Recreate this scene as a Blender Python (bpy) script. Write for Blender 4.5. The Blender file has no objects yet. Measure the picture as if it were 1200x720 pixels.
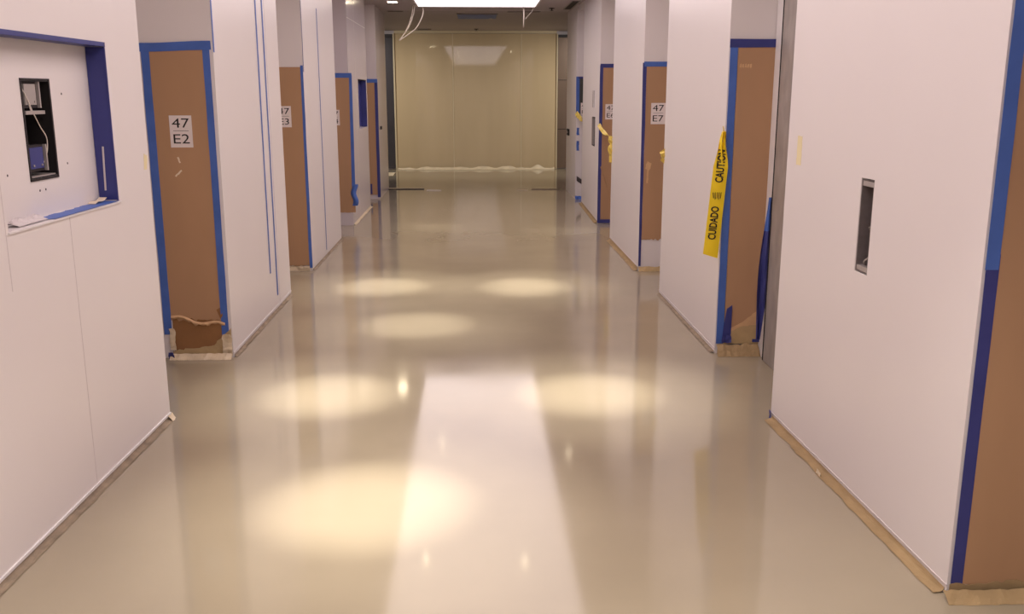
import bpy, bmesh, math, random
from mathutils import Vector, Matrix, noise

S = bpy.context.scene
COL = S.collection
PI = math.pi
CEIL = 3.08

# ------------------------------------------------------------------ materials
def lin(c):
    return tuple(((v / 255) / 12.92 if v / 255 <= .04045 else ((v / 255 + .055) / 1.055) ** 2.4) for v in c) + (1,)

def mat(name, rgb, rough=.6, metal=0, spec=.5, var=0.0, vscale=4, bump=0, bscale=30, emit=None, estr=0, coat=0, stretch=None, rvar=0):
    m = bpy.data.materials.new(name); m.use_nodes = True
    nt = m.node_tree; b = nt.nodes['Principled BSDF']
    col = lin(rgb)
    b.inputs['Base Color'].default_value = col
    b.inputs['Roughness'].default_value = rough
    b.inputs['Metallic'].default_value = metal
    b.inputs['Specular IOR Level'].default_value = spec
    b.inputs['Coat Weight'].default_value = coat
    b.inputs['Coat Roughness'].default_value = .05
    if var or bump or rvar:
        tc = nt.nodes.new('ShaderNodeTexCoord'); mp = nt.nodes.new('ShaderNodeMapping')
        nt.links.new(tc.outputs['Object'], mp.inputs['Vector'])
        if stretch: mp.inputs['Scale'].default_value = stretch
    if var or rvar:
        n = nt.nodes.new('ShaderNodeTexNoise'); n.inputs['Scale'].default_value = vscale; n.inputs['Detail'].default_value = 6
        nt.links.new(mp.outputs[0], n.inputs['Vector'])
    if var:
        r = nt.nodes.new('ShaderNodeValToRGB')
        r.color_ramp.elements[0].position = .3; r.color_ramp.elements[1].position = .7
        r.color_ramp.elements[0].color = tuple(max(0, c * (1 - var)) for c in col[:3]) + (1,)
        r.color_ramp.elements[1].color = tuple(min(1, c * (1 + var)) for c in col[:3]) + (1,)
        nt.links.new(n.outputs['Fac'], r.inputs['Fac']); nt.links.new(r.outputs['Color'], b.inputs['Base Color'])
    if rvar:
        mr = nt.nodes.new('ShaderNodeMapRange')
        mr.inputs['From Min'].default_value = .3; mr.inputs['From Max'].default_value = .7
        mr.inputs['To Min'].default_value = max(.01, rough - rvar); mr.inputs['To Max'].default_value = rough + rvar
        nt.links.new(n.outputs['Fac'], mr.inputs['Value']); nt.links.new(mr.outputs[0], b.inputs['Roughness'])
    if bump:
        n2 = nt.nodes.new('ShaderNodeTexNoise'); n2.inputs['Scale'].default_value = bscale; n2.inputs['Detail'].default_value = 4
        nt.links.new(mp.outputs[0], n2.inputs['Vector'])
        bp = nt.nodes.new('ShaderNodeBump'); bp.inputs['Strength'].default_value = bump; bp.inputs['Distance'].default_value = .01
        nt.links.new(n2.outputs['Fac'], bp.inputs['Height']); nt.links.new(bp.outputs['Normal'], b.inputs['Normal'])
    if emit:
        b.inputs['Emission Color'].default_value = lin(emit); b.inputs['Emission Strength'].default_value = estr
    return m

M = dict(
    wall=mat('white_wall', (224, 217, 215), .32, spec=.4, var=.012, vscale=1.2, bump=.02, bscale=2),
    wall_far=mat('grey_white_wall', (205, 196, 200), .2, spec=.5, var=.012, vscale=1.2),
    floor=mat('glossy_floor', (153, 141, 119), .09, spec=.42, var=.05, vscale=1.6, bump=.012, bscale=3, rvar=.03),
    ceiling=mat('ceiling_paint', (188, 176, 176), .7),
    tan=mat('tan_glass_panel', (192, 170, 136), .04, spec=.6, var=.04, vscale=.8, stretch=(3, 1, .4)),
    tanline=mat('pale_joint', (205, 188, 155), .4),
    joint=mat('grey_joint', (206, 197, 196), .6),
    card=mat('brown_cardboard', (176, 139, 106), .75, spec=.2, var=.07, vscale=2.5, bump=.12, bscale=5, stretch=(1, 1, .35)),
    card_dark=mat('torn_cardboard', (146, 106, 70), .85, spec=.15, var=.09, vscale=5, bump=.2, bscale=20),
    card_edge=mat('torn_cardboard_edge', (204, 166, 126), .85, spec=.15, var=.1, vscale=9),
    paper=mat('tan_masking_paper', (184, 158, 116), .75, spec=.2, var=.1, vscale=9, bump=.3, bscale=30),
    pale=mat('pale_plastic', (214, 196, 166), .45, var=.12, vscale=9, bump=.3, bscale=25),
    paper_dirty=mat('dirty_masking_paper', (158, 134, 98), .8, spec=.2, var=.14, vscale=9, bump=.3, bscale=30),
    dust=mat('grey_dust_gap', (140, 124, 104), .9, var=.25, vscale=14),
    blue=mat('blue_tape', (72, 104, 178), .5, spec=.35, var=.09, vscale=7, bump=.12, bscale=25),
    blue_dark=mat('dark_blue_tape', (56, 60, 124), .45, spec=.4, var=.07, vscale=7, bump=.1, bscale=20),
    white=mat('sign_paper', (228, 216, 212), .6),
    ink=mat('black_ink', (26, 20, 20), .6),
    scrap=mat('paper_scrap', (226, 208, 184), .7),
    yellow=mat('yellow_caution_tape', (246, 214, 36), .35, spec=.5, var=.04, vscale=8, bump=.2, bscale=12),
    yellow_pale=mat('pale_yellow_tape', (222, 196, 92), .4, var=.2, vscale=30, bump=.3, bscale=20),
    smudge=mat('yellow_smudge', (226, 212, 168), .6),
    steel=mat('brushed_steel', (164, 156, 150), .4, metal=.25, var=.2, vscale=7, rvar=.08, stretch=(2, 2, 1)),
    dark=mat('dark_metal', (40, 34, 36), .5, metal=.3),
    black=mat('black_void', (18, 12, 12), .7),
    grey=mat('grey_metal', (140, 130, 128), .4, metal=.5, var=.1, vscale=30),
    galv=mat('galvanised_metal', (176, 168, 164), .4, metal=.4),
    smoke=mat('smoke_metal_door', (86, 82, 86), .25, metal=.5, var=.06, vscale=2),
    brown_lit=mat('brown_lit_metal_door', (128, 108, 94), .3, metal=.4, var=.06, vscale=2),  # dark metal with the brown light on it put into the colour
    wire=mat('white_cable', (232, 222, 210), .45),
    light=mat('light_diffuser', (255, 250, 250), .5, emit=(255, 239, 243), estr=2.4),
    lamp=mat('lamp_lens', (255, 250, 240), .4, emit=(255, 236, 200), estr=30),
    frame=mat('white_metal_trim', (225, 220, 220), .4),
    panel=mat('dark_green_panel', (66, 68, 64), .3, var=.1, vscale=6),
)

# ------------------------------------------------------------------ building blocks
class MB:
    """Collects shapes, links them as one mesh object."""
    def __init__(self): self.v = []; self.f = []; self.mi = []; self.cur = 0
    def add(self, vs, fs):
        o = len(self.v); self.v += [tuple(p) for p in vs]
        for f in fs: self.f.append(tuple(i + o for i in f)); self.mi.append(self.cur)
    def hexa(self, p):
        self.add(p, [(0, 3, 2, 1), (4, 5, 6, 7), (0, 1, 5, 4), (1, 2, 6, 5), (2, 3, 7, 6), (3, 0, 4, 7)])
    def box(self, x0, x1, y0, y1, z0, z1):
        self.hexa([(x0, y0, z0), (x1, y0, z0), (x1, y1, z0), (x0, y1, z0), (x0, y0, z1), (x1, y0, z1), (x1, y1, z1), (x0, y1, z1)])
    def fbox(self, F, u0, u1, v0, v1, d0, d1):
        self.hexa([F(u0, v0, d0), F(u1, v0, d0), F(u1, v1, d0), F(u0, v1, d0), F(u0, v0, d1), F(u1, v0, d1), F(u1, v1, d1), F(u0, v1, d1)])
    def plate(self, F, pts, d0, d1):
        n = len(pts)
        vs = [F(u, v, d0) for u, v in pts] + [F(u, v, d1) for u, v in pts]
        fs = [tuple(reversed(range(n))), tuple(range(n, 2 * n))] + [(i, (i + 1) % n, n + (i + 1) % n, n + i) for i in range(n)]
        self.add(vs, fs)
    def prism(self, pts, z0, z1):
        self.plate(lambda u, v, d: Vector((u, v, d)), pts, z0, z1)
    def sheet(self, fn, nu, nv, t):
        """fn(a,b) -> (point, normal) for a, b in 0..1; a closed sheet t thick."""
        top, bot = [], []
        for j in range(nv + 1):
            for i in range(nu + 1):
                p, n = fn(i / nu, j / nv); p = Vector(p); n = Vector(n).normalized()
                top.append(p + n * t); bot.append(p)
        N = len(top); w = nu + 1; fs = []
        for j in range(nv):
            for i in range(nu):
                a = j * w + i; b = a + 1; c = a + w + 1; d = a + w
                fs.append((a, b, c, d)); fs.append((N + d, N + c, N + b, N + a))
        edge = [i for i in range(w)] + [j * w + nu for j in range(1, nv + 1)] + [nv * w + i for i in range(nu - 1, -1, -1)] + [j * w for j in range(nv - 1, 0, -1)]
        for k in range(len(edge)):
            a, b = edge[k], edge[(k + 1) % len(edge)]
            fs.append((a, N + a, N + b, b))
        self.add(top + bot, fs)
    def tube(self, pts, r, n=8, taper=None):
        pts = [Vector(p) for p in pts]; rings = []; up = Vector((.31, .53, .79))
        for i, p in enumerate(pts):
            t = (pts[min(i + 1, len(pts) - 1)] - pts[max(i - 1, 0)]).normalized()
            a = t.cross(up).normalized(); b = t.cross(a)
            rr = r if taper is None else r + (taper - r) * i / (len(pts) - 1)
            rings.append([p + (a * math.cos(2 * PI * k / n) + b * math.sin(2 * PI * k / n)) * rr for k in range(n)])
        vs = [q for rg in rings for q in rg]; fs = []
        for i in range(len(pts) - 1):
            for k in range(n):
                fs.append((i * n + k, i * n + (k + 1) % n, (i + 1) * n + (k + 1) % n, (i + 1) * n + k))
        fs.append(tuple(reversed(range(n)))); fs.append(tuple((len(pts) - 1) * n + k for k in range(n)))
        self.add(vs, fs)
    def lathe(self, c, prof, n=24):
        """prof: (r, z) pairs about the vertical through c."""
        vs = [(c[0] + r * math.cos(2 * PI * k / n), c[1] + r * math.sin(2 * PI * k / n), c[2] + z) for r, z in prof for k in range(n)]
        fs = []
        for i in range(len(prof) - 1):
            for k in range(n):
                fs.append((i * n + k, i * n + (k + 1) % n, (i + 1) * n + (k + 1) % n, (i + 1) * n + k))
        fs.append(tuple(reversed(range(n)))); fs.append(tuple((len(prof) - 1) * n + k for k in range(n)))
        self.add(vs, fs)
    def build(self, name, m, parent=None, smooth=False, origin=None):
        me = bpy.data.meshes.new(name)
        vs = self.v
        if origin is not None: vs = [tuple(Vector(p) - Vector(origin)) for p in vs]
        me.from_pydata(vs, [], self.f)
        for k in (m if isinstance(m, (list, tuple)) else [m]): me.materials.append(k)
        me.polygons.foreach_set('material_index', self.mi)
        bm = bmesh.new(); bm.from_mesh(me); bmesh.ops.recalc_face_normals(bm, faces=bm.faces); bm.to_mesh(me); bm.free()
        if smooth:
            for p in me.polygons: p.use_smooth = True
        o = bpy.data.objects.new(name, me); COL.objects.link(o)
        if origin is not None: o.location = origin
        if parent:
            o.parent = parent
            base = Vector(); p = parent
            while p: base += Vector(p.location); p = p.parent
            o.location = Vector(o.location) - base
        return o

def tag(o, label, cat, group=None):
    o['label'] = label; o['category'] = cat
    if group: o['group'] = group
    return o
def struct(o): o['kind'] = 'structure'; return o
def thing(name, loc, label, cat, group=None):
    o = bpy.data.objects.new(name, None); COL.objects.link(o); o.location = loc; o.empty_display_size = .1
    return tag(o, label, cat, group)

def jag(pts, edges, amp, step, seed):
    """pts polygon; the listed edges get a torn outline."""
    rnd = random.Random(seed); out = []
    for i, p in enumerate(pts):
        q = pts[(i + 1) % len(pts)]; out.append(p)
        if i in edges:
            L = math.hypot(q[0] - p[0], q[1] - p[1]); n = max(2, int(L / step)); nx, ny = -(q[1] - p[1]) / L, (q[0] - p[0]) / L
            for k in range(1, n):
                t = (k + rnd.uniform(-.3, .3)) / n; a = rnd.uniform(-1, 1) * amp
                out.append((p[0] + (q[0] - p[0]) * t + nx * a, p[1] + (q[1] - p[1]) * t + ny * a))
    return out

def frame(o, ux, uy):
    """surface frame: o origin on floor, (ux,uy) horizontal axis; normal points right of it when seen from above, out of the surface"""
    L = math.hypot(ux, uy); ux /= L; uy /= L
    return lambda u, v, d: Vector((o[0] + ux * u + uy * d, o[1] + uy * u - ux * d, v))
LW = frame((-1.6, 0), 0, 1)                       # left piers: u = y, d = +x
def RW(u, v, d): return Vector((1.6 - d, u, v))   # right piers: u = y, d = -x
LN = frame((-1.643, 4.858), .0219, 1)             # near left pier, u = 0 at its far edge, negative nearer
def RN(u, v, d):                                  # near right pier, u = 0 at its far edge, negative nearer
    e = Vector((-.0251, 1)).normalized()
    return Vector((1.58 + e.x * u - e.y * d, 4.73 + e.y * u + e.x * d, v))
def RET(y): return lambda u, v, d: Vector((u, y - d, v))   # a face looking back at the viewer: u = x
def DOWN(z): return lambda u, v, d: Vector((u, v, z - d))  # ceiling: u = x, v = y

def tape(F, u0, v0, u1, v1, w, d=.0012, seed=0, t=.0012, wob=.002, m='blue', name='edge_tape', parent=None, w1=None):
    """a strip of tape from (u0,v0) to (u1,v1), w wide, edges slightly uneven, a little rippled"""
    L = math.hypot(u1 - u0, v1 - v0); n = max(4, int(L / .05)); du, dv = (u1 - u0) / L, (v1 - v0) / L
    mb = MB(); w1 = w if w1 is None else w1
    def fn(a, b):
        ww = w + (w1 - w) * a
        k = (b - .5) * ww + noise.noise(Vector((a * L * 4, b * 3, seed * 3.7))) * wob
        dd = d + abs(noise.noise(Vector((a * L * 6, b * 2 + 9, seed)))) * .0012
        p = F(u0 + (u1 - u0) * a - dv * k, v0 + (v1 - v0) * a + du * k, dd)
        return p, F(0, 0, 1) - F(0, 0, 0)
    mb.sheet(fn, n, 2, t)
    return mb.build(name, M[m], parent)

def crumple(F, u0, u1, v0, v1, d, amp, nu, nv, seed, m, name, parent=None, t=.0015, sc=18, rag=.01, slant=0):
    mb = MB()
    def fn(a, b):
        q = Vector((a * (u1 - u0) * sc, b * (v1 - v0) * sc, seed * 5.3))
        rg = noise.noise(q * 1.7 + Vector((3, 3, 3))) * rag
        rv = noise.noise(q * 1.9 + Vector((7, 1, 3))) * rag
        p = F(u0 + (u1 - u0) * a + rg, max(.001, v0 + (v1 - v0) * b + rv), .001 + max(0, d + slant * (1 - b) + (noise.noise(q) + .6 * noise.noise(q * 2.3)) * amp * .5 + amp * .6))
        return p, F(0, 0, 1) - F(0, 0, 0)
    mb.sheet(fn, nu, nv, t)
    return mb.build(name, M[m], parent)

def text(F, s, u, v, h, sx, d, m, name, parent, rot=0, t=.0006, mirror=False, bold=0):
    """lettering centred at (u,v) on surface F, capital height h"""
    c = bpy.data.curves.new('tmp', 'FONT'); c.body = s; c.size = 1; c.align_x = 'CENTER'; c.align_y = 'CENTER'; c.resolution_u = 3; c.extrude = .5; c.offset = bold
    o = bpy.data.objects.new('tmp', c); COL.objects.link(o)
    dg = bpy.context.evaluated_depsgraph_get(); me = bpy.data.meshes.new_from_object(o.evaluated_get(dg))
    bpy.data.objects.remove(o); bpy.data.curves.remove(c)
    xs = [q.co.x for q in me.vertices]; ys = [q.co.y for q in me.vertices]
    cx, cy, k = (min(xs) + max(xs)) / 2, (min(ys) + max(ys)) / 2, h / (max(ys) - min(ys))
    cr, sr = math.cos(rot), math.sin(rot)
    mb = MB(); vs = []
    for q in me.vertices:
        x, y = (q.co.x - cx) * k * sx * (-1 if mirror else 1), (q.co.y - cy) * k
        vs.append(F(u + x * cr - y * sr, v + x * sr + y * cr, d + (q.co.z + .5) * t))
    mb.add(vs, [tuple(p.vertices) for p in me.polygons])
    bpy.data.meshes.remove(me)
    return mb.build(name, m, parent)

# ------------------------------------------------------------------ the room shell
mb = MB(); mb.box(-5, 5, -3, 22.3, -.12, 0); floor = struct(mb.build('floor', M['floor']))
mb = MB(); mb.box(-5, 5, -3, 22.3, CEIL, CEIL + .12); struct(mb.build('ceiling', M['ceiling']))

# left wall: piers and recesses; the near pier and the fourth have niches
mb = MB()
def pier_with_niche(mb, F, u0, u1, n0, n1, z0, z1, depth, back, slot=None):
    """a block of wall from u0 to u1 with a niche n0..n1 x z0..z1, and a slot in the niche's back"""
    mb.fbox(F, u0, n0, 0, CEIL, -back, 0); mb.fbox(F, n1, u1, 0, CEIL, -back, 0)
    mb.fbox(F, n0, n1, 0, z0, -back, 0); mb.fbox(F, n0, n1, z1, CEIL, -back, 0)
    if slot:
        s0, s1, t0, t1 = slot
        mb.fbox(F, n0, s0, z0, z1, -back, -depth); mb.fbox(F, s1, n1, z0, z1, -back, -depth)
        mb.fbox(F, s0, s1, z0, t0, -back, -depth); mb.fbox(F, s0, s1, t1, z1, -back, -depth)
    else:
        mb.fbox(F, n0, n1, z0, z1, -back, -depth)
pier_with_niche(mb, LN, -8, 0, -1.44, -.44, 1.215, 1.91, .082, .45, (-1.066, -.83, 1.366, 1.755))
for a, b in ((6.05, 8.05), (9.17, 11.25)):
    mb.box(-2.1, -1.6, a, b, 0, CEIL)
mb.box(-3.2, -2.1, -3.2, 17.3, 0, CEIL); mb.box(-5.2, -5, 17.3, 22.3, 0, CEIL)
wl = struct(mb.build('wall_left', M['wall']))
mb = MB()
pier_with_niche(mb, LW, 12.45, 14.55, 13.45, 14.4, 1.22, 1.9, .082, .5)
mb.box(-2.1, -1.56, 15.65, 17.3, 0, CEIL)
mb.build('wall_left_end', M['wall_far'], wl)

# right wall
FR4 = lambda u, v, d: Vector((1.645 + (u - 12.5) * .022 - d, u, v))
mb = MB()
def slot_block(mb, F, u0, u1, s0, s1, z0, z1, back):
    mb.fbox(F, u0, s0, 0, CEIL, -back, 0); mb.fbox(F, s1, u1, 0, CEIL, -back, 0)
    mb.fbox(F, s0, s1, 0, z0, -back, 0); mb.fbox(F, s0, s1, z1, CEIL, -back, 0)
slot_block(mb, RN, -1.83, 0, -1.006, -.885, .972, 1.362, .29)
mb.box(1.62, 2.1, -3.2, 1.7, 0, CEIL)
for a, b in ((6.02, 7.95), (9.03, 11.0)):
    mb.box(1.6, 1.9, a, b, 0, CEIL)
slot_block(mb, FR4, 12.5, 14.9, 13.02, 13.42, .99, 1.39, .2)
mb.box(1.66, 1.9, 15.5, 17.1, 0, CEIL)
mb.box(1.69, 1.9, 14.9, 15.5, 2.98, CEIL)
mb.box(1.9, 2.1, 2.9, 17.1, 0, CEIL)
mb.box(2.1, 3.2, -3.2, 17.1, 0, CEIL); mb.box(5, 5.2, 17.1, 22.3, 0, CEIL)
struct(mb.build('wall_right', M['wall']))
mb = MB(); mb.box(-5, 5, -3.3, -3.2, 0, CEIL); struct(mb.build('wall_front', M['wall']))

# end wall: three tall glossy panels with pale joints under a header
mb = MB(); mb.box(-5, 5, 21.98, 22.3, 0, CEIL); wb = struct(mb.build('wall_back', M['wall_far']))
for x0, x1 in ((-1.77, -.466), (-.458, 1.083), (1.091, 1.885)):
    mb = MB(); mb.box(x0, x1, 21.92, 21.98, .012, 3.02); mb.build('wall_panel', M['tan'], wb)
mb = MB(); mb.box(-1.77, 1.885, 21.90, 21.98, 3.025, CEIL); mb.build('header_strip', M['tanline'], wb)
for x in (-.462, 1.087):
    mb = MB(); mb.box(x - .010, x + .010, 21.913, 21.95, .012, 3.02); mb.build('joint_strip', M['tanline'], wb)
mb = MB(); mb.box(-1.80, -1.77, 21.88, 21.98, 0, 3.02); mb.box(1.885, 1.91, 21.88, 21.98, 0, 3.02); mb.build('edge_trim', M['tanline'], wb)

# metal doors at both ends of the back wall
def end_door(name, x0, x1, m, label):
    mb = MB(); mb.box(x0, x1, 21.94, 21.98, .02, 2.98); o = struct(mb.build(name, M[m])); o['label'] = label
    k = MB()
    for z in (.9, 2.0): k.box(x0 + .01, x1 - .01, 21.932, 21.945, z, z + .012)
    k.build('panel_joint', M['dark'], o)
    k = MB(); k.box(x0, x1, 21.86, 21.98, 2.94, 3.0); k.build('door_closer', M['dark'], o)
    return o
end_door('door_1', -2.75, -1.81, 'smoke', 'dark grey metal door beside the tan end wall')
end_door('door_2', 1.92, 2.8, 'brown_lit', 'metal door coloured as lit brown beside the tan end wall')

# elevator doors at the back of the recesses
def lift_door(name, F, u0, u1, top, label=None):
    fr = MB(); fr.fbox(F, u0, u0 + .06, 0, top, 0, .025); fr.fbox(F, u1 - .06, u1, 0, top, 0, .025); fr.fbox(F, u0, u1, top, top + .06, 0, .025)
    o = struct(fr.build(name, M['frame']))
    mid = (u0 + u1) / 2
    for a, b in ((u0 + .06, mid - .002), (mid + .002, u1 - .06)):
        k = MB(); k.fbox(F, a, b, .01, top, .002, .02); k.build('door_leaf', M['steel'], o)
    return o
n = 3
for a, b in ((4.87, 6.04), (8.06, 9.16), (11.26, 12.44), (14.56, 15.64)):
    lift_door('door_%d' % n, lambda u, v, d: Vector((-2.1 + d, u, v)), a, b, 2.1); n += 1
for a, b in ((7.96, 9.02), (11.01, 12.49), (14.91, 15.49)):
    lift_door('door_%d' % n, lambda u, v, d: Vector((1.9 - d, u, v)), a, b, 2.1); n += 1
lift_door('door_%d' % n, lambda u, v, d: Vector((2.1 - d, u, v)), 1.71, 2.89, 2.1); n += 1
# the open-side recess on the right: tall stained steel leaf and its cream jamb
F = lambda u, v, d: Vector((1.9 - d, u, v))
mb = MB(); mb.fbox(F, 5.835, 6.015, 0, CEIL, 0, .012); mb.fbox(F, 4.75, 4.79, 0, CEIL, 0, .02)
o = struct(mb.build('door_%d' % n, M['frame']))
mb = MB(); mb.fbox(F, 4.80, 5.835, .004, 2.9, .002, .03); mb.build('door_leaf', M['steel'], o)
mb = MB(); mb.fbox(F, 5.826, 5.838, .004, 2.9, .006, .033); mb.build('door_edge_seal', M['black'], o)

# panel joints in the walls
def joint(F, u, z0, z1, parent=wl, w=.004, m='joint'):
    k = MB(); k.fbox(F, u - w / 2, u + w / 2, z0, z1, -.002, .0008); return k.build('panel_joint', M[m], parent)
joint(LN, -.945, .03, 1.21); joint(LN, -1.46, 1.0, 1.95)
joint(LW, 7.585, .03, CEIL, w=.006)
joint(LW, 13.2, .03, CEIL)
k = MB(); k.fbox(LW, 12.46, 14.54, 2.645, 2.65, -.002, .0008); k.build('panel_joint', M['joint'], wl)

# ------------------------------------------------------------------ ceiling pieces
t = thing('ceiling_light', (.055, 9, CEIL), 'long luminous ceiling light panel running down the middle of the corridor', 'ceiling light')
X0, X1, Y0, Y1 = -.86, .985, -2, 15.6
mb = MB(); mb.box(X0, X1, Y0, Y1, CEIL - .03, CEIL - .012); mb.build('diffuser', M['light'], t)
mb = MB()
for b in ((X0 - .03, X0, Y0, Y1), (X1, X1 + .03, Y0, Y1), (X0 - .03, X1 + .03, Y0 - .03, Y0), (X0 - .03, X1 + .03, Y1, Y1 + .03)):
    mb.box(*b, CEIL - .034, CEIL)
mb.build('light_frame', M['frame'], t)

def downlight(x, y, z, label, aim=None, watts=0, ang=30, r=.045, group='small round downlights under the light panel'):
    t = thing('downlight', (x, y, z), label, 'downlight', group)
    k = MB(); k.lathe((x, y, z), [(r * .75, -.03), (r, -.03), (r * 1.05, -.012), (r * 1.05, 0)]); k.build('trim_ring', M['frame'], t, True)
    k = MB(); k.lathe((x, y, z), [(r * .2, -.038), (r * .6, -.036), (r * .74, -.029), (r * .74, -.026)]); k.build('lens', M['lamp'], t, True)
    for share, a in ((.72, ang * .66), (.34, ang * 1.35)) if watts and ang < 60 else ((1, ang),) if watts else ():
        l = bpy.data.lights.new('downlight_beam', 'SPOT'); l.energy = watts * share; l.spot_size = math.radians(a); l.spot_blend = 1; l.shadow_soft_size = .03
        l.color = (1, .95, .87)
        o = bpy.data.objects.new('downlight_beam', l); COL.objects.link(o); o.parent = t
        o.location = (0, 0, -.06)
        dv = Vector(aim or (x, y, 0)) - Vector((x, y, z - .06)); o.rotation_euler = dv.to_track_quat('-Z', 'Y').to_euler()
    return t
DZ = CEIL - .034
W = 820
for x, y, ax, ay, w, a in ((-.86 + .12, 5.3, -.84, 5.22, W, 29), (.68, 5.25, .66, 5.18, W, 29), (-.47, 3.75, -.47, 3.72, W * 1.1, 32),
                        (-.53, 8.95, -.83, 8.35, W, 29), (.485, 8.85, .45, 8.3, W, 29), (-.435, 7.0, -.435, 6.9, W * .75, 30),
                        (-.47, 12.3, -.47, 12.2, W * .2, 26), (-.8, 1.9, -.9, 1.9, 190, 80), (.9, 1.9, .95, 1.9, 190, 80)):  # last two: unseen wide lamps added to brighten the near floor
    downlight(x, y, DZ, 'small round downlight fixed under the luminous ceiling panel; the nearest two are added fill', (ax, ay, 0), w, a)
for x, y in ((-3.0, 19.6), (3.0, 19.6)):
    downlight(x, y, CEIL, 'round ceiling downlight beyond the last %s pier by the tan end wall' % ('left' if x < 0 else 'right'), (x * .35, 21.9, .2), 270, 110, r=.07, group='cross corridor downlights')
downlight(1.24, 11.9, CEIL, 'small round downlight in the ceiling beside the luminous panel', (1.24, 11.8, 0), W * .15, 26, group=None)
k = thing('square_downlight', (-1.22, 15.0, CEIL), 'small square downlight at the left edge of the ceiling near the tan end wall', 'downlight')
mb = MB(); mb.box(-1.30, -1.14, 14.9, 15.1, CEIL - .02, CEIL); mb.build('trim_frame', M['frame'], k)
mb = MB(); mb.box(-1.285, -1.155, 14.915, 15.085, CEIL - .024, CEIL - .019); mb.build('lens', M['lamp'], k)

# taped air slot, sprinklers, dark slots
t = thing('air_diffuser', (.08, 17.8, CEIL), 'linear ceiling air slot covered with blue tape before the end wall', 'air vent')
mb = MB(); mb.box(-.29, .44, 17.25, 18.32, CEIL - .012, CEIL); mb.build('slot_frame', M['grey'], t)
mb = MB(); mb.sheet(lambda a, b: ((-.275 + .70 * a, 17.3 + .97 * b, CEIL - .016 - .004 * abs(noise.noise(Vector((a * 5, b * 6, 1))))), (0, 0, -1)), 14, 14, .0015); mb.build('tape_cover', M['blue'], t)
mb = MB(); mb.box(.31, .36, 18.16, 18.2, CEIL - .024, CEIL - .016); mb.build('tape_flake', M['scrap'], t)
for x, y, lab in ((1.3, 16.15, 'small dark sprinkler head in the ceiling beside the far end of the light panel'), (.07, 21.3, 'small dark sprinkler head in the ceiling in front of the tan end wall')):
    t = thing('sprinkler_head', (x, y, CEIL), lab, 'sprinkler', None)
    mb = MB(); mb.lathe((x, y, CEIL), [(.02, -.014), (.045, -.010), (.05, 0)]); mb.build('escutcheon', M['dark'], t, True)
    mb = MB(); mb.lathe((x, y, CEIL), [(.03, -.042), (.03, -.038), (.008, -.036), (.008, -.012)]); mb.build('deflector', M['dark'], t, True)
def ceil_slot(x0, x1, y0, y1, label):
    t = thing('ceiling_slot', ((x0 + x1) / 2, (y0 + y1) / 2, CEIL), label, 'air vent')
    k = MB(); k.box(x0 - .015, x1 + .015, y0 - .015, y0, CEIL - .008, CEIL); k.box(x0 - .015, x1 + .015, y1, y1 + .015, CEIL - .008, CEIL)
    k.box(x0 - .015, x0, y0, y1, CEIL - .008, CEIL); k.box(x1, x1 + .015, y0, y1, CEIL - .008, CEIL); k.build('slot_rim', M['grey'], t)
    k = MB(); k.box(x0, x1, y0, y1, CEIL - .005, CEIL); k.build('slot_opening', M['black'], t)
ceil_slot(-1.2, -.92, 21.3, 21.5, 'narrow dark ceiling slot in front of the left panel of the end wall')
ceil_slot(1.52, 1.62, 14.9, 16.3, 'dark ceiling slot running along the top of the right wall')
ceil_slot(-1.45, -1.2, 16.8, 16.9, 'short dark ceiling slot left of the blue taped air slot')
ceil_slot(.6, 1.15, 16.8, 16.9, 'long dark ceiling slot right of the blue taped air slot')
mb = MB(); mb.box(-1.9, 1.9, 16.68, 16.70, CEIL - .004, CEIL); struct(mb.build('trim_1', M['joint']))

def curve(pts, n=10):
    out = []; P = [Vector(p) for p in pts]; P = [P[0] * 2 - P[1]] + P + [P[-1] * 2 - P[-2]]
    for i in range(1, len(P) - 2):
        for k in range(n):
            s = k / n
            out.append(.5 * ((2 * P[i]) + (P[i + 1] - P[i - 1]) * s + (2 * P[i - 1] - 5 * P[i] + 4 * P[i + 1] - P[i + 2]) * s * s + (3 * P[i] - P[i - 1] - 3 * P[i + 1] + P[i + 2]) * s ** 3))
    return out + [P[-2]]
t = thing('hanging_cable', (-.95, 15.66, CEIL), 'three loose white wires joined at a tip, hanging left of the ceiling light', 'cable')
for pts in (((-.95, CEIL), (-.99, 2.88), (-1.08, 2.67), (-1.185, 2.535)), ((-.92, CEIL), (-.955, 2.92), (-1.03, 2.74), (-1.17, 2.55)), ((-.80, CEIL), (-.80, 2.93), (-.90, 2.74), (-1.02, 2.64), (-1.185, 2.535))):
    mb = MB(); mb.tube([(x, 15.68 + .01 * i, z) for i, (x, z) in enumerate([(p.x, p.y) for p in curve([(a, b, 0) for a, b in pts])])] if False else [(p.x, 15.68, p.y) for p in curve([(a, b, 0) for a, b in pts])], .0085); mb.build('wire_strand', M['wire'], t, True)
t = thing('hanging_cable', (.81, 15.66, CEIL), 'straight white wire with a thin branch hanging at the right end of the ceiling light', 'cable')
mb = MB(); mb.tube([(.815, 15.68, CEIL), (.814, 15.68, 2.9), (.812, 15.68, 2.74)], .011, taper=.008); mb.build('wire_strand', M['wire'], t, True)
mb = MB(); mb.tube([(p.x, 15.68, p.y) for p in curve([(.97, CEIL, 0), (.95, 3.0, 0), (.84, 2.87, 0)])], .004); mb.build('thin_strand', M['wire'], t, True)

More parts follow.
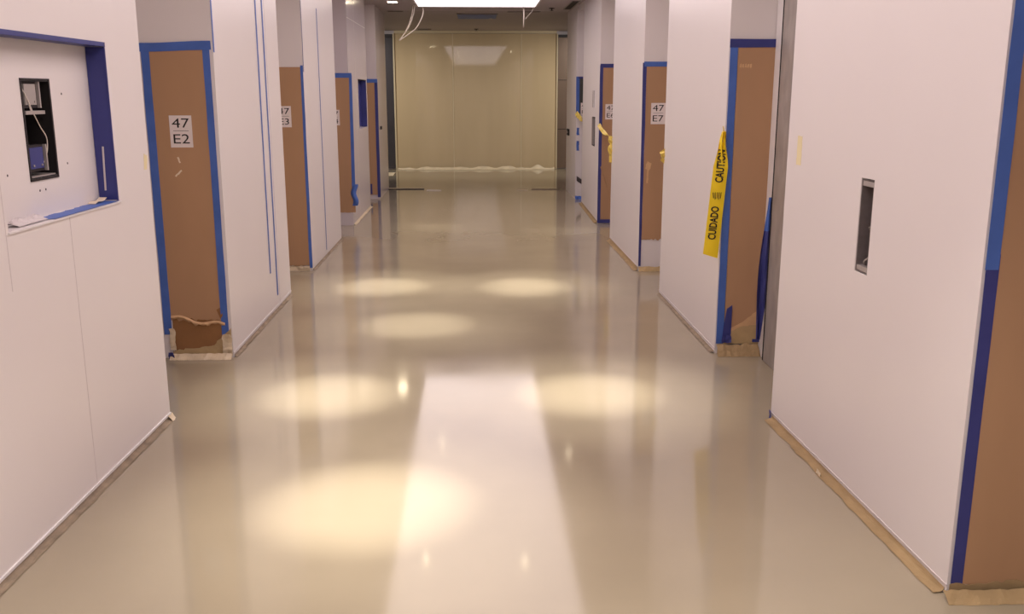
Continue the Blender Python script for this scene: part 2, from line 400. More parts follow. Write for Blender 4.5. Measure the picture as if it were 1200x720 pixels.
# ------------------------------------------------------------------ near left pier: niche, its tape lining, the box in it
t = thing('tape_lining', LN(-.9, 1.2, 0), 'dark blue tape lining the large niche in the near left wall', 'masking tape')
mb = MB()
mb.sheet(lambda a, b: (LN(-1.437 + .994 * a, 1.9075 - .002 * abs(noise.noise(Vector((a * 9, b * 4, 2)))), -.08 + .088 * b), (0, 0, -1)), 24, 4, .0012)
mb.fbox(LN, -1.5, -.425, 1.905, 1.925, .001, .0025)
mb.build('top_tape', M['blue_dark'], t)
mb = MB()
mb.sheet(lambda a, b: (LN(-.442 - .002 * abs(noise.noise(Vector((a * 9, b * 4, 5)))), 1.222 + .682 * a, -.08 + .086 * b), (0, -1, 0)), 20, 4, .0012)
mb.fbox(LN, -.445, -.428, 1.215, 1.92, .001, .0025)
mb.build('side_tape', M['blue_dark'], t)
mb = MB()
mb.plate(lambda u, v, d: LN(u, 1.216 + d, v), jag([(-1.13, -.068), (-.447, -.072), (-.445, .006), (-1.08, .006)], {3, 0}, .008, .03, 4), 0, .0015)
mb.build('sill_tape', M['blue'], t)
mb = MB(); mb.plate(LN, [(-.545, 1.30), (-.53, 1.305), (-.51, 1.25), (-.523, 1.25)], -.0002, .0)
mb.v = []; mb.f = []; mb.mi = []
mb.sheet(lambda a, b: (LN(-.4435, 1.265 + .20 * a, -.052 + .006 * a + .008 * b), (0, -1, 0)), 6, 1, .0018); mb.build('bare_sliver', M['joint'], t)
mb = MB(); mb.fbox(LN, -1.445, -.4, 1.206, 1.2135, .0, .006); mb.build('sill_lip', M['frame'], wl)

# crumpled scraps on the sill
mb = MB()
for q, (u0, w, h) in enumerate(((-1.33, .10, .028), (-1.28, .13, .02), (-1.2, .1, .026))):
    mb.sheet(lambda a, b, q=q, u0=u0, w=w, h=h: (LN(u0 + w * a, 1.2185 + h * math.sin(PI * min(1, b * 1.05)) * (.5 + .5 * math.sin(PI * a)) * (.8 + .5 * noise.noise(Vector((a * 6, b * 6, q)))), -.075 + .06 * b), (0, 0, 1)), 12, 8, .0012)
tag(mb.build('crumpled_paper', M['joint']), 'crumpled grey paper scrap lying on the sill of the left wall niche', 'paper scrap')
mb = MB(); mb.sheet(lambda a, b: (LN(-.60 + .13 * a, 1.2195 + .012 * a + .004 * math.sin(a * 7), -.07 + .035 * b), (0, 0, 1)), 10, 3, .002)
tag(mb.build('curled_tape_piece', M['scrap']), 'small curled white tape piece on the far corner of the niche sill', 'tape piece')

# electrical box in the niche's back
def lined_box(F, u0, u1, z0, z1, df, db, t, m='black', name='housing', parent=None):
    k = MB(); e = .004
    k.fbox(F, u0 + e, u1 - e, z0 + e, z1 - e, db, db + t)
    k.fbox(F, u0 + e, u0 + e + t, z0 + e, z1 - e, db, df); k.fbox(F, u1 - e - t, u1 - e, z0 + e, z1 - e, db, df)
    k.fbox(F, u0 + e, u1 - e, z0 + e, z0 + e + t, db, df); k.fbox(F, u0 + e, u1 - e, z1 - e - t, z1 - e, db, df)
    return k.build(name, M[m], parent)
t = thing('electrical_box', LN(-.95, 1.366, -.1), 'open black electrical box with wires set in the back of the wall niche', 'electrical box')
lined_box(LN, -1.066, -.83, 1.366, 1.755, -.079, -.2, .003, parent=t)
mb = MB(); mb.fbox(LN, -1.06, -.84, 1.371, 1.379, -.19, -.086); mb.build('bottom_flange', M['galv'], t)
mb = MB()
mb.fbox(LN, -1.07, -1.062, 1.36, 1.76, -.082, -.078); mb.fbox(LN, -1.07, -.826, 1.753, 1.76, -.082, -.078); mb.fbox(LN, -1.07, -.826, 1.36, 1.369, -.082, -.078); mb.fbox(LN, -.836, -.826, 1.36, 1.76, -.082, -.078)
mb.build('rim', M['dark'], t)
def jbox(u0, u1, z0, z1, face, name):
    k = MB(); k.fbox(LN, u0, u1, z0, z1, -.13, -.096); o = k.build(name, M['dark'], t)
    k = MB(); k.fbox(LN, u0 + .012, u1 - .03, z0 + .012, z1 - .01, -.096, -.09); k.build('cover_plate', M[face], o)
    k = MB(); k.fbox(LN, u1 - .014, u1 - .004, z0, z1, -.096, -.084); k.build('side_flange', M['galv'], o)
    for uu in (u0 + .03, u1 - .05):
        k = MB(); k.fbox(LN, uu, uu + .008, z0 + .02, z0 + .028, -.09, -.087); k.build('screw', M['galv'], o)
jbox(-1.035, -.9, 1.645, 1.748, 'galv', 'junction_box')
jbox(-1.045, -.895, 1.395, 1.50, 'blue_dark', 'junction_box')
mb = MB(); mb.fbox(LN, -1.04, -.88, 1.620, 1.634, -.13, -.084); mb.build('mounting_bracket', M['galv'], t)
for q, pts in enumerate((((-1.05, 1.74, -.11), (-1.02, 1.69, -.1), (-.98, 1.63, -.1), (-.93, 1.57, -.1), (-.885, 1.52, -.1), (-.885, 1.45, -.11), (-.94, 1.41, -.12), (-1.02, 1.40, -.13)),
                         ((-1.03, 1.73, -.12), (-1.0, 1.68, -.11), (-.965, 1.62, -.11)), ((-.9, 1.47, -.12), (-.91, 1.43, -.11), (-.98, 1.40, -.115), (-1.04, 1.405, -.12)))):
    mb = MB(); mb.tube([LN(*p) for p in curve([(a, b, c + .014) for a, b, c in pts], 6)], .002, 6); mb.build('wire', M['wire'], t, True)
# screw holes
for u, v in ((-1.25, 1.67), (-.72, 1.7), (-1.24, 1.40), (-.73, 1.41), (-.95, 1.32), (-1.0, 1.32)):
    mb = MB(); mb.plate(LN, [(u + .005 * math.cos(a * PI / 4), v + .005 * math.sin(a * PI / 4)) for a in range(8)], -.083, -.0812); mb.build('screw_hole', M['dark'], wl)

# far niche's tape lining
t = thing('tape_lining', LW(13.9, 1.22, 0), 'dark blue tape lining the small niche in the far left wall', 'masking tape')
mb = MB(); mb.fbox(LW, 14.385, 14.398, 1.222, 1.898, -.08, .005); mb.build('side_tape', M['blue_dark'], t)
mb = MB(); mb.fbox(LW, 13.46, 14.385, 1.89, 1.899, -.08, .003); mb.build('top_tape', M['dark'], t)
mb = MB(); mb.fbox(LW, 13.9, 14.384, 1.23, 1.89, -.0815, -.078); mb.build('back_tape', M['blue_dark'], t)
mb = MB(); mb.fbox(LW, 13.452, 13.9, 1.225, 1.895, -.0815, -.076); mb.build('back_cover', M['black'], t)

# ------------------------------------------------------------------ near right pier: cut-out
t = thing('wall_box', RN(-.95, .98, 0), 'narrow open metal back box cut into the near right wall', 'electrical box')
lined_box(RN, -1.006, -.885, .972, 1.362, -.002, -.09, .003, 'grey', parent=t)
mb = MB(); mb.fbox(RN, -.998, -.893, .98, 1.354, -.085, -.07); mb.build('back_plate', M['smoke'], t)
mb = MB(); mb.fbox(RN, -.998, -.893, 1.33, 1.352, -.03, -.004); mb.build('top_flange', M['galv'], t)
mb = MB(); mb.fbox(RN, -.998, -.893, .98, 1.0, -.03, -.004); mb.build('bottom_flange', M['galv'], t)
for pts in (((-.92, 1.005, -.05), (-.94, 1.02, -.04), (-.965, 1.035, -.04), (-.975, 1.05, -.05)), ((-.985, 1.06, -.05), (-.99, 1.07, -.04), (-.98, 1.08, -.05)), ((-.93, 1.15, -.06), (-.94, 1.16, -.05), (-.95, 1.165, -.05)), ((-.965, 1.175, -.06), (-.985, 1.18, -.05), (-.99, 1.178, -.06))):
    mb = MB(); mb.tube([RN(a, b, c + .025) for a, b, c in curve(pts, 5)], .0045, 6, .003); mb.build('wire_end', M['galv'], t, True)
mb = MB(); mb.plate(RN, jag([(-.19, 1.36), (-.13, 1.36), (-.13, 1.50), (-.19, 1.50)], {0, 1, 2, 3}, .003, .02, 3), 0, .001)
tag(mb.build('tape_residue', M['smudge']), 'pale yellow tape residue mark on the near right wall beside its steel edge', 'tape residue')
mb = MB(); mb.plate(LN, jag([(-.075, 1.33), (-.035, 1.33), (-.02, 1.40), (-.06, 1.41)], {0, 1, 2, 3}, .006, .02, 3), 0, .001)
tag(mb.build('tape_residue', M['smudge']), 'pale yellow tape residue mark on the near left wall edge', 'tape residue')

# ------------------------------------------------------------------ cardboard on the far side of each recess
def sign(F, u, v, code, label, d=.0075, tilt=0):
    w, h = .138, .197
    mb = MB(); mb.plate(F, [(u - w / 2, v - h / 2), (u + w / 2, v - h / 2), (u + w / 2, v + h / 2), (u - w / 2, v + h / 2)], d, d + .001)
    o = tag(mb.build('elevator_sign', M['white']), label, 'sign', 'paper elevator number signs')
    text(F, '47', u, v + .052, .058, 1.32, d + .001, M['ink'], 'floor_number', o)
    text(F, code, u, v - .045, .058, 1.32, d + .001, M['ink'], 'elevator_number', o)
    mb = MB(); mb.fbox(F, u - .048, u + .048, v + .003, v + .0055, d + .001, d + .0015); mb.build('divider_line', M['ink'], o)
    return o

def cardboard(y, x0, x1, z0, z1, label, torn=False, seed=1, bottom_jag=.004):
    F = RET(y)
    t = thing('cardboard_sheet', (x0 if abs(x0) > abs(x1) else x1, y, 0), label, 'cardboard', 'cardboard sheets taped over the recess sides')
    t.location = ((x0 + x1) / 2, y, 0)
    mb = MB(); mb.plate(F, jag([(x0, z0), (x1, z0), (x1, z1), (x0, z1)], {0}, bottom_jag, .02, seed), .001, .006); mb.build('sheet', M['card'], t)
    return F, t

# --- left, first recess (sign E2)
F, t = cardboard(6.05, -2.035, -1.625, .26, 1.975, 'brown cardboard with torn bottom and blue tape, behind the first left sign E2', bottom_jag=.012)
mb = MB(); mb.plate(F, jag([(-1.98, .035), (-1.63, .035), (-1.63, .31), (-1.98, .31)], {0, 1}, .006, .03, 8), .0005, .003); mb.build('lower_layer', M['card_dark'], t)
mb = MB()
mb.sheet(lambda a, b: (F(-1.985 + .345 * a, .285 - .055 * a + .014 * math.sin(a * 9) - .035 * b * (.5 + abs(noise.noise(Vector((a * 8, 1, 1))))), .006 + .022 * math.sin(PI * b) * (.4 + .9 * abs(noise.noise(Vector((a * 7, 4, 2)))))), (0, -1, 0)), 30, 5, .0015)
mb.build('torn_ridge', M['card_edge'], t)
mb = MB(); mb.plate(F, [(-1.69, .325), (-1.655, .345), (-1.652, .285), (-1.668, .262)], .0062, .008); mb.build('tear_hole', M['card_dark'], t)
tape(F, -2.012, .16, -2.012, 1.985, .05, .0065, 1, parent=t); tape(F, -1.642, .075, -1.642, 1.98, .046, .0065, 2, parent=t, w1=.042); tape(F, -2.06, 1.978, -1.61, 1.990, .052, .0075, 3, parent=t, wob=.004)
for u, v, r, L in ((-1.857, 1.293, .35, .038), (-1.865, 1.21, -.8, .055)):
    mb = MB(); c, s = math.cos(r + PI / 2), math.sin(r + PI / 2)
    mb.plate(F, jag([(u - c * L / 2 - s * .005, v - s * L / 2 + c * .005), (u - c * L / 2 + s * .005, v - s * L / 2 - c * .005), (u + c * L / 2 + s * .006, v + s * L / 2 - c * .006), (u + c * L / 2 - s * .004, v + s * L / 2 + c * .004)], {1, 3}, .002, .012, 2), .006, .0075); mb.build('bare_scratch', M['scrap'], t)
sign(F, -1.829, 1.47, 'E2', 'white paper sign reading 47 E2')
mb = MB(); mb.plate(F, jag([(-1.99, .012), (-1.605, .012), (-1.605, .20), (-1.635, .17), (-1.655, .14), (-1.70, .115), (-1.72, .085), (-1.80, .075), (-1.99, .05)], {2, 3, 4, 5, 6, 7}, .006, .02, 12), .0085, .010)
o = tag(mb.build('masking_paper', M['paper']), 'torn tan masking paper along the foot of the E2 cardboard', 'masking paper')
crumple(F, -1.66, -1.60, .02, .16, .012, .02, 8, 10, 3, 'pale', 'crumpled_corner', o)
crumple(F, -2.0, -1.60, .0, .035, .012, .02, 34, 4, 4, 'pale', 'floor_fold', o, rag=.006, slant=.04)
crumple(F, -2.0, -1.965, .06, .2, .012, .012, 6, 8, 5, 'pale', 'left_flap', o)
crumple(F, -2.01, -1.972, .0, .05, .03, .03, 6, 6, 9, 'blue_dark', 'tape_wad'); o = bpy.data.objects['tape_wad']; tag(o, 'dark blue wad of tape on the floor at the foot of the E2 cardboard', 'tape wad')
o = tape(LW, 6.065, 1.95, 6.065, CEIL - .01, .026, seed=11, name='corner_tape'); tag(o, 'blue tape on the wall corner above the E2 cardboard', 'masking tape')
# --- lines of tape on the second left pier
for u, z0, z1, m, lab in ((7.283, .33, CEIL - .01, 'blue', 'thin blue tape line on the left wall pier, the one ending higher above the floor'), (7.505, .11, CEIL - .01, 'blue', 'thin blue tape line on the left wall pier, the one reaching nearly to the floor')):
    o = tape(LW, u, z0, u, z1, .036, seed=int(u * 10), m=m, name='masking_tape_strip', wob=.003); tag(o, lab, 'masking tape', 'vertical tape lines on the left piers')
# --- left, second recess (E3)
F, t = cardboard(9.17, -1.99, -1.605, .05, 1.945, 'brown cardboard behind the half hidden sign E3', seed=5)
tape(F, -1.612, .03, -1.612, 1.96, .030, .0065, 5, parent=t, w1=.024)
sign(F, -1.80, 1.488, 'E3', 'white paper sign reading 47 E3, partly hidden by the wall edge')
o = tape(LW, 9.185, 1.9, 9.185, 2.86, .028, seed=12, m='blue_dark', name='corner_tape', w1=.018); tag(o, 'blue tape on the wall corner above the E3 cardboard', 'masking tape')
o = tape(LW, 10.09, .06, 10.09, 2.55, .03, seed=19, name='masking_tape_strip'); tag(o, 'single blue tape line on the wall just past the E3 sign', 'masking tape', 'vertical tape lines on the left piers')
crumple(F, -1.86, -1.62, .0, .05, .008, .02, 14, 4, 7, 'pale', 'masking_paper'); tag(bpy.data.objects['masking_paper.001'], 'pale crumpled paper at the foot of the E3 cardboard', 'masking paper')
# --- left, third recess
F, t = cardboard(12.45, -1.99, -1.57, .17, 1.93, 'narrow brown cardboard on the left with loose bulging blue tape, past E3', seed=6)
tape(F, -1.585, .5, -1.575, 1.94, .045, .0065, 6, parent=t, w1=.035); tape(F, -2.0, 1.93, -1.56, 1.93, .06, .0075, 7, parent=t)
mb = MB(); mb.sheet(lambda a, b: (F(-1.61 + .07 * b + .015 * math.sin(a * 8), .26 + .28 * a, .008 + .03 * math.sin(PI * b) * math.sin(PI * a)), (0, -1, 0)), 12, 5, .0015); mb.build('loose_tape', M['blue'], t)
sign(F, -1.80, 1.40, 'E4', 'white paper sign almost hidden behind the left wall past E3')
# --- left, fourth recess
F, t = cardboard(15.65, -1.95, -1.60, .07, 1.9, 'narrowest brown cardboard on the left, farthest down the corridor', seed=7)
tape(F, -1.575, .03, -1.575, 1.93, .05, .0065, 8, m='blue_dark', parent=t); tape(F, -1.96, 1.905, -1.55, 1.905, .06, .0075, 9, parent=t); tape(F, -1.70, .08, -1.70, .25, .03, .0065, 21, m='blue_dark', parent=t)

# --- right, nearest recess
F, t = cardboard(2.9, 1.645, 2.09, .04, CEIL - .05, 'nearest cardboard sheet, large and plain brown, filling the lower right corner', seed=9)
tape(F, 1.655, .03, 1.655, 1.2, .042, .0065, 10, m='blue_dark', parent=t); tape(F, 1.652, 1.15, 1.652, CEIL - .06, .044, .0075, 13, parent=t)
mb = MB(); mb.plate(F, jag([(1.63, .002), (2.09, .002), (2.09, .06), (1.63, .045)], {2}, .006, .02, 5), .0085, .01)
o = tag(mb.build('masking_paper', M['paper_dirty']), 'tan masking paper along the foot of the nearest right cardboard', 'masking paper')
crumple(F, 1.60, 2.09, .0, .03, .012, .014, 34, 4, 8, 'paper_dirty', 'floor_fold', o, rag=.006, slant=.05)
# --- right, first recess with the stained steel door
F, t = cardboard(6.015, 1.655, 1.893, .11, 1.995, 'brown cardboard beside the yellow caution tape and the steel door', seed=10, bottom_jag=.01)
tape(F, 1.628, .07, 1.628, 2.02, .048, .0065, 14, parent=t); tape(F, 1.60, 2.008, 1.893, 2.008, .05, .0075, 15, m='blue_dark', parent=t, wob=.003)
mb = MB(); mb.plate(F, [(1.64, .09), (1.685, .085), (1.70, .14), (1.70, .335), (1.665, .31), (1.65, .2)], .0125, .014); mb.build('tape_flap', M['blue_dark'], t)
crumple(F, 1.635, 1.70, .085, .13, .022, .02, 8, 8, 12, 'blue_dark', 'tape_wad', t)
mb = MB()
for k in range(5): mb.plate(F, jag([(1.667 + .016 * k, 1.862), (1.677 + .016 * k, 1.858), (1.68 + .016 * k, 1.885), (1.670 + .016 * k, 1.882)], {0, 1, 2, 3}, .003, .008, k), .006, .007)
mb.build('scuff_mark', M['card_edge'], t)
mb = MB(); mb.plate(F, jag([(1.67, .16), (1.89, .12), (1.89, .31), (1.78, .22)], {2}, .004, .02, 3), .0065, .009); mb.build('folded_flap', M['card_edge'], t)
mb = MB(); mb.plate(F, jag([(1.655, .07), (1.89, .065), (1.89, .20), (1.76, .185), (1.68, .14)], {2, 3}, .004, .02, 3), .0095, .012)
o = tag(mb.build('masking_paper', M['paper']), 'folded tan masking paper at the foot of the cardboard beside the steel door', 'masking paper')
crumple(F, 1.60, 1.88, .0, .07, .014, .025, 26, 6, 14, 'paper_dirty', 'floor_fold', o, rag=.01, slant=.06)
mb = MB(); mb.fbox(F, 1.84, 1.89, .085, .105, .03, .033); mb.build('tape_bit', M['blue_dark'], o)
mb = MB()
G = RET(5.88)
mb.sheet(lambda a, b: (G(1.845 + .03 * a + (.022 + .018 * math.sin(a * 3)) * (b - .5) * 2 * (.35 + .65 * math.sin(PI * min(1, .12 + a * .95))), .13 + .93 * a, .012 * math.sin(b * 9 + a * 5)), (0, -1, 0)), 26, 6, .0015)
mb.build('tmp', M['blue'])
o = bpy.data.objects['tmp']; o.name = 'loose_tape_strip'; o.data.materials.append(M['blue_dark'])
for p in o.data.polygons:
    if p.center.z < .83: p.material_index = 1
tag(o, 'loose wrinkled blue tape hanging beside the steel door', 'masking tape')
mb = MB(); mb.fbox(F, 1.873, 1.885, .25, .4, .28, .30)
mb = MB(); mb.plate(lambda u, v, d: Vector((1.868 - d, u, v)), jag([(4.98, .18), (5.02, .18), (5.02, .3), (4.98, .3)], {0, 1, 2, 3}, .005, .02, 2), 0, .0012)
tag(mb.build('tape_scrap', M['blue_dark']), 'tiny dark blue tape scrap on the steel door edge', 'tape piece')
crumple(RN, -.03, .0, .0, .05, .002, .01, 5, 6, 15, 'blue_dark', 'tape_scrap'); tag(bpy.data.objects['tape_scrap.001'], 'dark blue tape scrap at the floor corner of the near right wall', 'tape piece')
# --- right, second recess (E7)
F, t = cardboard(9.03, 1.625, 1.885, .31, 1.965, 'brown cardboard behind the sign E7, ending above the floor', seed=11, bottom_jag=.012)
tape(F, 1.612, .05, 1.606, 1.985, .022, .0065, 16, m='blue_dark', parent=t, w1=.036); tape(F, 1.60, 1.972, 1.89, 1.972, .046, .0075, 17, parent=t)
mb = MB(); mb.plate(F, jag([(1.64, 1.0), (1.665, .975), (1.69, 1.0), (1.70, 1.05), (1.66, 1.07), (1.645, 1.04)], {0, 1, 2, 3, 4, 5}, .006, .02, 6), .006, .008); mb.plate(F, jag([(1.655, .86), (1.67, .86), (1.675, .98), (1.655, .98)], {1, 3}, .004, .02, 6), .006, .008); mb.build('torn_patch', M['card_edge'], t)
sign(F, 1.747, 1.517, 'E7', 'white paper sign reading 47 E7')
# --- right, third recess (E6)
F, t = cardboard(12.5, 1.66, 1.885, .04, 2.04, 'narrow brown cardboard behind the half hidden sign, with pale yellow tape across it', seed=12)
tape(F, 1.662, .02, 1.662, 2.06, .042, .0065, 18, m='blue_dark', parent=t); tape(F, 1.645, 2.055, 1.89, 2.055, .05, .0075, 19, m='blue_dark', parent=t); tape(F, 1.645, .03, 1.89, .03, .05, .0075, 20, m='blue_dark', parent=t)
mb = MB(); mb.sheet(lambda a, b: (F(1.67 + .2 * a + .01 * b, .75 - .62 * a + .02 * b, .0065 + .006 * math.sin(PI * b)), (0, -1, 0)), 10, 4, .001); mb.build('crease', M['card'], t)
sign(F, 1.79, 1.47, 'E6', 'white paper sign half hidden by the right wall past E7')
# --- right, last recess: dark panel with blue tape
F = RET(15.5)
t = thing('taped_panel', (1.76, 15.5, 1.35), 'dark panel taped in blue in the last right recess', 'panel')
mb = MB(); mb.plate(F, [(1.695, 1.36), (1.89, 1.36), (1.89, 1.95), (1.695, 1.95)], .001, .012); mb.build('sheet', M['panel'], t)
tape(F, 1.683, 1.33, 1.680, 1.97, .055, .0125, 22, parent=t); tape(F, 1.66, 1.955, 1.89, 1.955, .03, .0125, 23, m='blue_dark', parent=t)
sign(F, 1.80, 1.46, 'E5', 'small white sign on the dark panel in the last right recess', d=.0125)
for v, h in ((1.10, .12), (.87, .16)):
    mb = MB(); mb.plate(F, jag([(1.675, v - h / 2), (1.72, v - h / 2), (1.715, v + h / 2), (1.675, v + h / 2)], {0, 1, 2, 3}, .006, .04, 5), .0, .0015)
    tag(mb.build('tape_scrap', M['blue']), 'blue tape scrap below the dark panel, %s' % ('the upper one' if v > 1 else 'the lower one'), 'tape piece', 'blue scraps below the dark panel')
t = thing('wall_vent', (1.75, 15.5, .3), 'small dark louvred vent near the floor of the last right recess', 'vent')
mb = MB(); mb.plate(F, [(1.685, .30), (1.80, .22), (1.80, .30), (1.685, .38)], .0, .006); mb.build('vent_opening', M['dark'], t)
mb = MB()
for k in range(4): mb.plate(F, [(1.688, .315 + .017 * k), (1.797, .238 + .017 * k), (1.797, .243 + .017 * k), (1.688, .32 + .017 * k)], .006, .009)
mb.build('louvre', M['grey'], t)
crumple(F, 1.66, 1.85, .0, .05, .004, .03, 14, 5, 16, 'blue', 'tape_strip_on_floor', slant=.05); tag(bpy.data.objects['tape_strip_on_floor'], 'crumpled blue tape on the floor of the last right recess', 'masking tape')

# fittings on the far right piers
t = thing('wall_box', (1.64, 13.2, 1.0), 'dark open back box in the far right wall', 'electrical box')
lined_box(FR4, 13.02, 13.42, .99, 1.39, .002, -.15, .004, 'black', parent=t)
mb = MB(); mb.fbox(FR4, 13.36, 13.41, 1.0, 1.38, -.03, .006); mb.build('side_flange', M['galv'], t)
mb = MB(); mb.fbox(FR4, 13.09, 13.33, 1.5, 1.76, 0, .006)
o = tag(mb.build('wall_plate', M['frame']), 'narrow pale metal plate above the dark back box on the far right wall', 'wall plate')
mb = MB(); mb.fbox(FR4, 13.12, 13.16, 1.515, 1.745, .006, .010); mb.fbox(FR4, 13.27, 13.31, 1.515, 1.745, .006, .010); mb.build('raised_edge', M['grey'], o)
FR5 = lambda u, v, d: Vector((1.66 - d, u, v))
mb = MB(); mb.fbox(FR5, 16.55, 16.85, .99, 1.10, 0, .02)
o = tag(mb.build('call_button_box', M['black']), 'small black box on the last right wall pier', 'switch box')

for uu in (16.62, 16.72):
    mb = MB(); mb.fbox(FR5, uu, uu + .06, 1.03, 1.06, .02, .026); mb.build('button', M['grey'], o)
mb = MB(); mb.fbox(LW, 16.0, 16.15, 1.12, 1.17, .036, .06)
tag(mb.build('small_latch', M['dark']), 'tiny dark latch on the last left wall pier', 'latch')

# ------------------------------------------------------------------ caution tape
CT = lambda u, v, d: Vector((u, 5.985 - d, v))
t = thing('caution_tape', (1.58, 6.0, 1.45), 'yellow caution tape hanging at the right wall corner, lettered CUIDADO and CAUTION', 'caution tape')
def ctp(a, b):   # a: bottom 0 .. top 1
    z = .668 + .80 * a
    cx = 1.532 + .042 * min(1, a / .75) + max(0, a - .75) * .03
    w = .097 - .004 * a if a < .72 else .094 * (1 - ((a - .72) / .28) * .78)
    crinkle = max(0, a - .68) * .05 * math.sin(b * 14 + a * 25)
    return (cx + (b - .5) * w, 5.985 - .004 * math.sin(b * PI) - crinkle, z - .03 * (b - .5) * (1 - a)), (0, -1, 0)
mb = MB(); mb.sheet(lambda a, b: ctp(a, b), 50, 10, .0008); mb.build('strip', M['yellow'], t)
tl = math.atan2(.8, .055)
text(CT, 'CUIDADO', 1.541, .885, .053, .66, .0065, M['ink'], 'lettering', t, rot=tl, bold=.025)
text(CT, 'CAUTION', 1.570, 1.25, .053, .66, .0065, M['ink'], 'lettering', t, rot=tl, bold=.025)
mb = MB()
for k in range(5):
    mb.plate(CT, [(1.532 + .011 * k, 1.045 - .012 * (k % 2)), (1.537 + .011 * k, 1.045), (1.532 + .013 * k, 1.085), (1.527 + .013 * k, 1.08)], .0065, .0071)
mb.build('hazard_mark', M['ink'], t)
mb = MB(); mb.tube([(p.x, p.y, p.z) for p in curve([(1.578, 5.99, 1.40), (1.57, 5.985, 1.44), (1.582, 5.99, 1.47), (1.576, 5.99, 1.50)], 5)], .008, 6, .003); mb.build('twisted_end', M['yellow_pale'], t, True)

def twist(pts, w, seed, m, name, label, group=None, marks=True, n=10):
    """a loose ribbon twisting along pts"""
    c = curve(pts, n); mb = MB(); N = len(c)
    def fn(a, b):
        i = min(N - 1, a * (N - 1)); i0 = int(i); f = i - i0; p = c[i0].lerp(c[min(N - 1, i0 + 1)], f)
        ang = .6 + 1.6 * noise.noise(Vector((a * 3, seed, 0)))
        tdir = (c[min(N - 1, i0 + 1)] - c[max(0, i0 - 1)]).normalized()
        s = tdir.cross(Vector((0, -1, 0))); s = s.normalized() if s.length > .01 else Vector((1, 0, 0))
        side = s * math.cos(ang) + tdir.cross(s).normalized() * math.sin(ang)
        return p + side * (b - .5) * w + Vector((0, -.01 * math.sin(b * 6 + a * 20), 0)), (0, -1, .1)
    mb.sheet(fn, N - 1, 4, .001)
    o = tag(mb.build(name, M[m]), label, 'caution tape', group)
    if False:
        k = MB()
        for i in range(2, N - 2, 5):
            p = c[i]; k.box(p.x - .012, p.x + .012, p.y - .022, p.y - .018, p.z - .006, p.z + .006)
        k.build('lettering', M['ink'], o)
    return o
o = twist([(1.585, 7.93, 1.24), (1.60, 7.92, 1.215), (1.59, 7.925, 1.19), (1.615, 7.92, 1.165), (1.595, 7.93, 1.13)], .075, 2, 'yellow_pale', 'caution_tape', 'small knot of yellow tape at the wall edge right of the sign E7')
o = twist([(1.625, 12.40, 1.31), (1.64, 12.2, 1.25), (1.655, 11.9, 1.20), (1.645, 11.5, 1.19), (1.605, 11.02, 1.20)], .05, 4, 'yellow_pale', 'caution_tape', 'yellow tape sagging across the narrow recess past E7', marks=False)
o = twist([(1.585, 10.99, 1.22), (1.575, 10.98, 1.18), (1.60, 10.98, 1.13), (1.575, 10.98, 1.08), (1.595, 10.98, 1.0), (1.59, 10.98, .92)], .055, 7, 'yellow_pale', 'caution_tape', 'bunched yellow tape dangling from the right wall edge past E7')
o = twist([(1.655, 15.46, 1.40), (1.68, 15.3, 1.35), (1.70, 15.1, 1.31), (1.72, 14.92, 1.30)], .07, 9, 'yellow_pale', 'caution_tape', 'yellow tape tied across the last right recess below the dark panel')

# ------------------------------------------------------------------ dusty paper strips along the foot of the walls
def base_strip(F, u0, u1, m, label, w, h, seed, rag=.006):
    mb = MB(); L = u1 - u0; n = max(12, int(L / .04))
    prof = [(0.0015, h), (.004, .5 * h), (.010, .006), (w * .6, .003), (w, .002)]
    def fn(a, b):
        i = b * 4; i0 = min(3, int(i)); f = i - i0
        d = prof[i0][0] + (prof[i0 + 1][0] - prof[i0][0]) * f; z = prof[i0][1] + (prof[i0 + 1][1] - prof[i0][1]) * f
        q = Vector((a * L * 7, b * 2, seed * 3.1))
        d += (noise.noise(q) + .5 * noise.noise(q * 3)) * rag * (.1 + b) + rag * .3 * b; z += max(0, noise.noise(q * 1.3 + Vector((5, 5, 5)))) * rag * (.7 if b > .1 else .3)
        return F(u0 + L * a, max(.0012, z), max(.0012, d)), F(0, .3, 1) - F(0, 0, 0)
    mb.sheet(fn, n, 6, .0012)
    return tag(mb.build('masking_paper_strip', M[m]), label, 'masking paper', 'paper strips along the foot of the walls')
base_strip(LN, -3, -.005, 'dust', 'pale dusty strip along the foot of the near left wall under the niche', .028, .018, 1)
base_strip(LW, 6.06, 8.04, 'dust', 'dusty strip along the foot of the left wall between E2 and E3', .022, .014, 2, .008)
base_strip(LW, 9.18, 11.24, 'dust', 'dusty strip along the foot of the left wall just past E3', .022, .014, 3, .008)
base_strip(LW, 12.46, 14.54, 'pale', 'pale strip along the foot of the left wall under the small far niche', .03, .02, 4)
base_strip(RN, -1.82, -.03, 'paper_dirty', 'tan strip along the foot of the near right wall', .04, .022, 5, .008)
base_strip(RW, 6.03, 7.94, 'dust', 'dusty tan strip along the foot of the right wall behind the caution tape', .022, .014, 6, .008)
base_strip(RW, 9.04, 10.99, 'paper_dirty', 'tan strip along the foot of the right wall between E7 and the recess past it', .04, .035, 7)
base_strip(FR4, 12.51, 14.88, 'paper_dirty', 'tan strip along the foot of the far right wall under the dark back box', .04, .03, 8)
# thin pale edge strips along the foot of the wall piers
mb = MB(); mb.fbox(LN, -8, 0, .022, .034, -.001, .006); mb.fbox(LW, 6.05, 8.05, .028, .034, -.001, .003); struct(mb.build('baseboard_left', M['frame']))
mb = MB(); mb.fbox(RN, -1.83, 0, .034, .038, -.001, .003); mb.fbox(RW, 6.02, 7.95, .03, .036, -.001, .003); mb.fbox(RW, 9.03, 11.0, .036, .042, -.001, .003); struct(mb.build('baseboard_right', M['joint']))
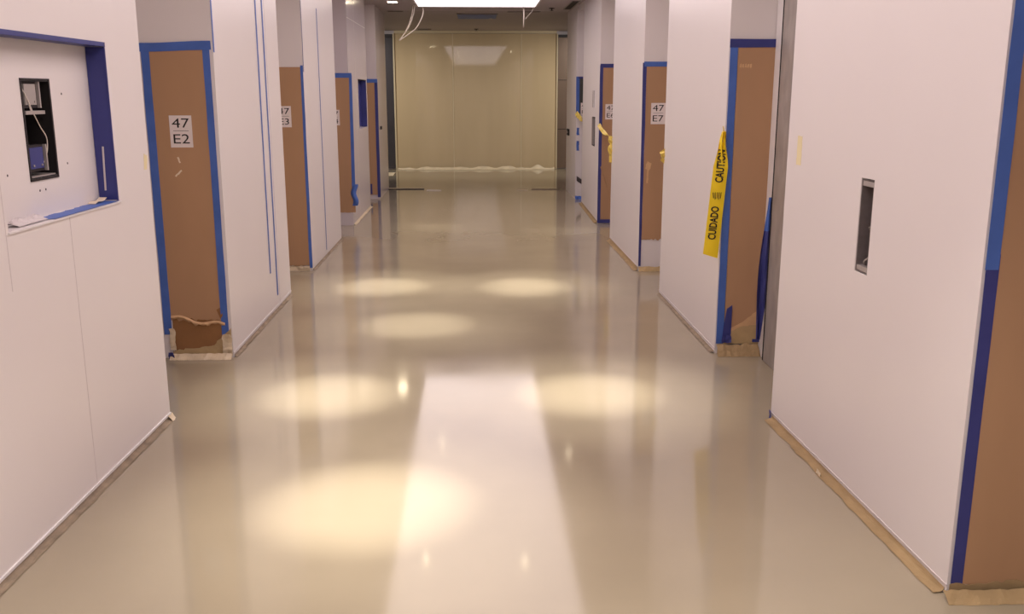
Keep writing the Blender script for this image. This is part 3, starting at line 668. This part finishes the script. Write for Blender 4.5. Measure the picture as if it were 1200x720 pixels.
# pale edge at the foot of E7's side wall
F = RET(9.03)
crumple(F, 1.60, 1.89, .0, .045, .002, .012, 16, 4, 18, 'paper', 'masking_paper', slant=.03); tag(bpy.data.objects['masking_paper.004'], 'tan paper along the foot of the wall under the sign E7', 'masking paper') if 'masking_paper.004' in bpy.data.objects else None
o = crumple(LN, -.06, .0, .0, .03, .004, .01, 8, 6, 19, 'pale', 'crumpled_corner', slant=.02); o.name = 'paper_scrap'; tag(o, 'crumpled scrap at the floor corner of the near left wall', 'paper scrap')
o = crumple(RN, -.80, -.75, .0, .02, .03, .02, 6, 5, 20, 'pale', 'paper_scrap', rag=.008); tag(o, 'small crumpled scrap on the floor strip of the near right wall', 'paper scrap')

# plastic sheeting and thresholds at the end of the corridor
mb = MB()
mb.sheet(lambda a, b: ((-1.75 + 3.6 * a, 21.84 - .13 * b + .04 * noise.noise(Vector((a * 9, b, 3))), .002 + max(0, .075 * (1 - b) ** 1.5 * (.55 + 1.3 * noise.noise(Vector((a * 14, b * 3, 8)))))), (0, -.5, 1)), 120, 8, .0015)
tag(mb.build('plastic_sheeting', M['pale']), 'crumpled pale plastic along the foot of the tan end wall', 'plastic sheet')
mb = MB()
mb.sheet(lambda a, b: ((-2.1 + .38 * a, 21.0 - .9 * b, .003 + .05 * abs(noise.noise(Vector((a * 6, b * 6, 4)))) * math.sin(PI * b)), (0, -.3, 1)), 14, 14, .0015)
tag(mb.build('plastic_sheeting', M['pale']), 'pale plastic on the floor in front of the dark grey end door', 'plastic sheet')
for x0, x1, y, m, lab in ((-1.57, -.92, 17.22, 'dark', 'dark floor threshold strip left, at the corridor end'), (1.04, 1.60, 17.1, 'dust', 'brown floor threshold strip right, at the corridor end'),
                       (-.86, -.6, 17.0, 'wire', 'short white floor strip beside the dark threshold strip'), (.77, .96, 17.0, 'pale', 'short pale floor strip beside the brown threshold strip')):
    mb = MB(); h = .012; mb.plate(lambda u, v, d: Vector((u, v, d)), jag([(x0, y - .03), (x1, y - .03), (x1, y + .03), (x0, y + .03)], {0, 2}, .006, .08, 3), .0, h)
    o = tag(mb.build('threshold_strip', M[m]), lab, 'threshold strip', 'threshold strips on the floor at the corridor end')
    if m == 'dark':
        k = MB(); k.box(x0, x1, y + .02, y + .06, .001, .02); k.build('back_edge', M['pale'], o)

# ------------------------------------------------------------------ camera, world, view
cd = bpy.data.cameras.new('camera'); cam = bpy.data.objects.new('camera', cd); COL.objects.link(cam)
cam.location = (0, 0, 1.7); cam.rotation_euler = (math.radians(90 - 12.804), 0, math.radians(-2.284))
cd.sensor_width = 36; cd.lens = 33.0; cd.clip_start = .05; cd.clip_end = 100
S.camera = cam
w = bpy.data.worlds.new('world'); S.world = w; w.use_nodes = True
w.node_tree.nodes['Background'].inputs['Color'].default_value = (.8, .75, .75, 1); w.node_tree.nodes['Background'].inputs['Strength'].default_value = .2
S.view_settings.view_transform = 'Standard'; S.view_settings.look = 'None'; S.view_settings.exposure = 0; S.view_settings.gamma = 1; S.view_settings.use_curve_mapping = False
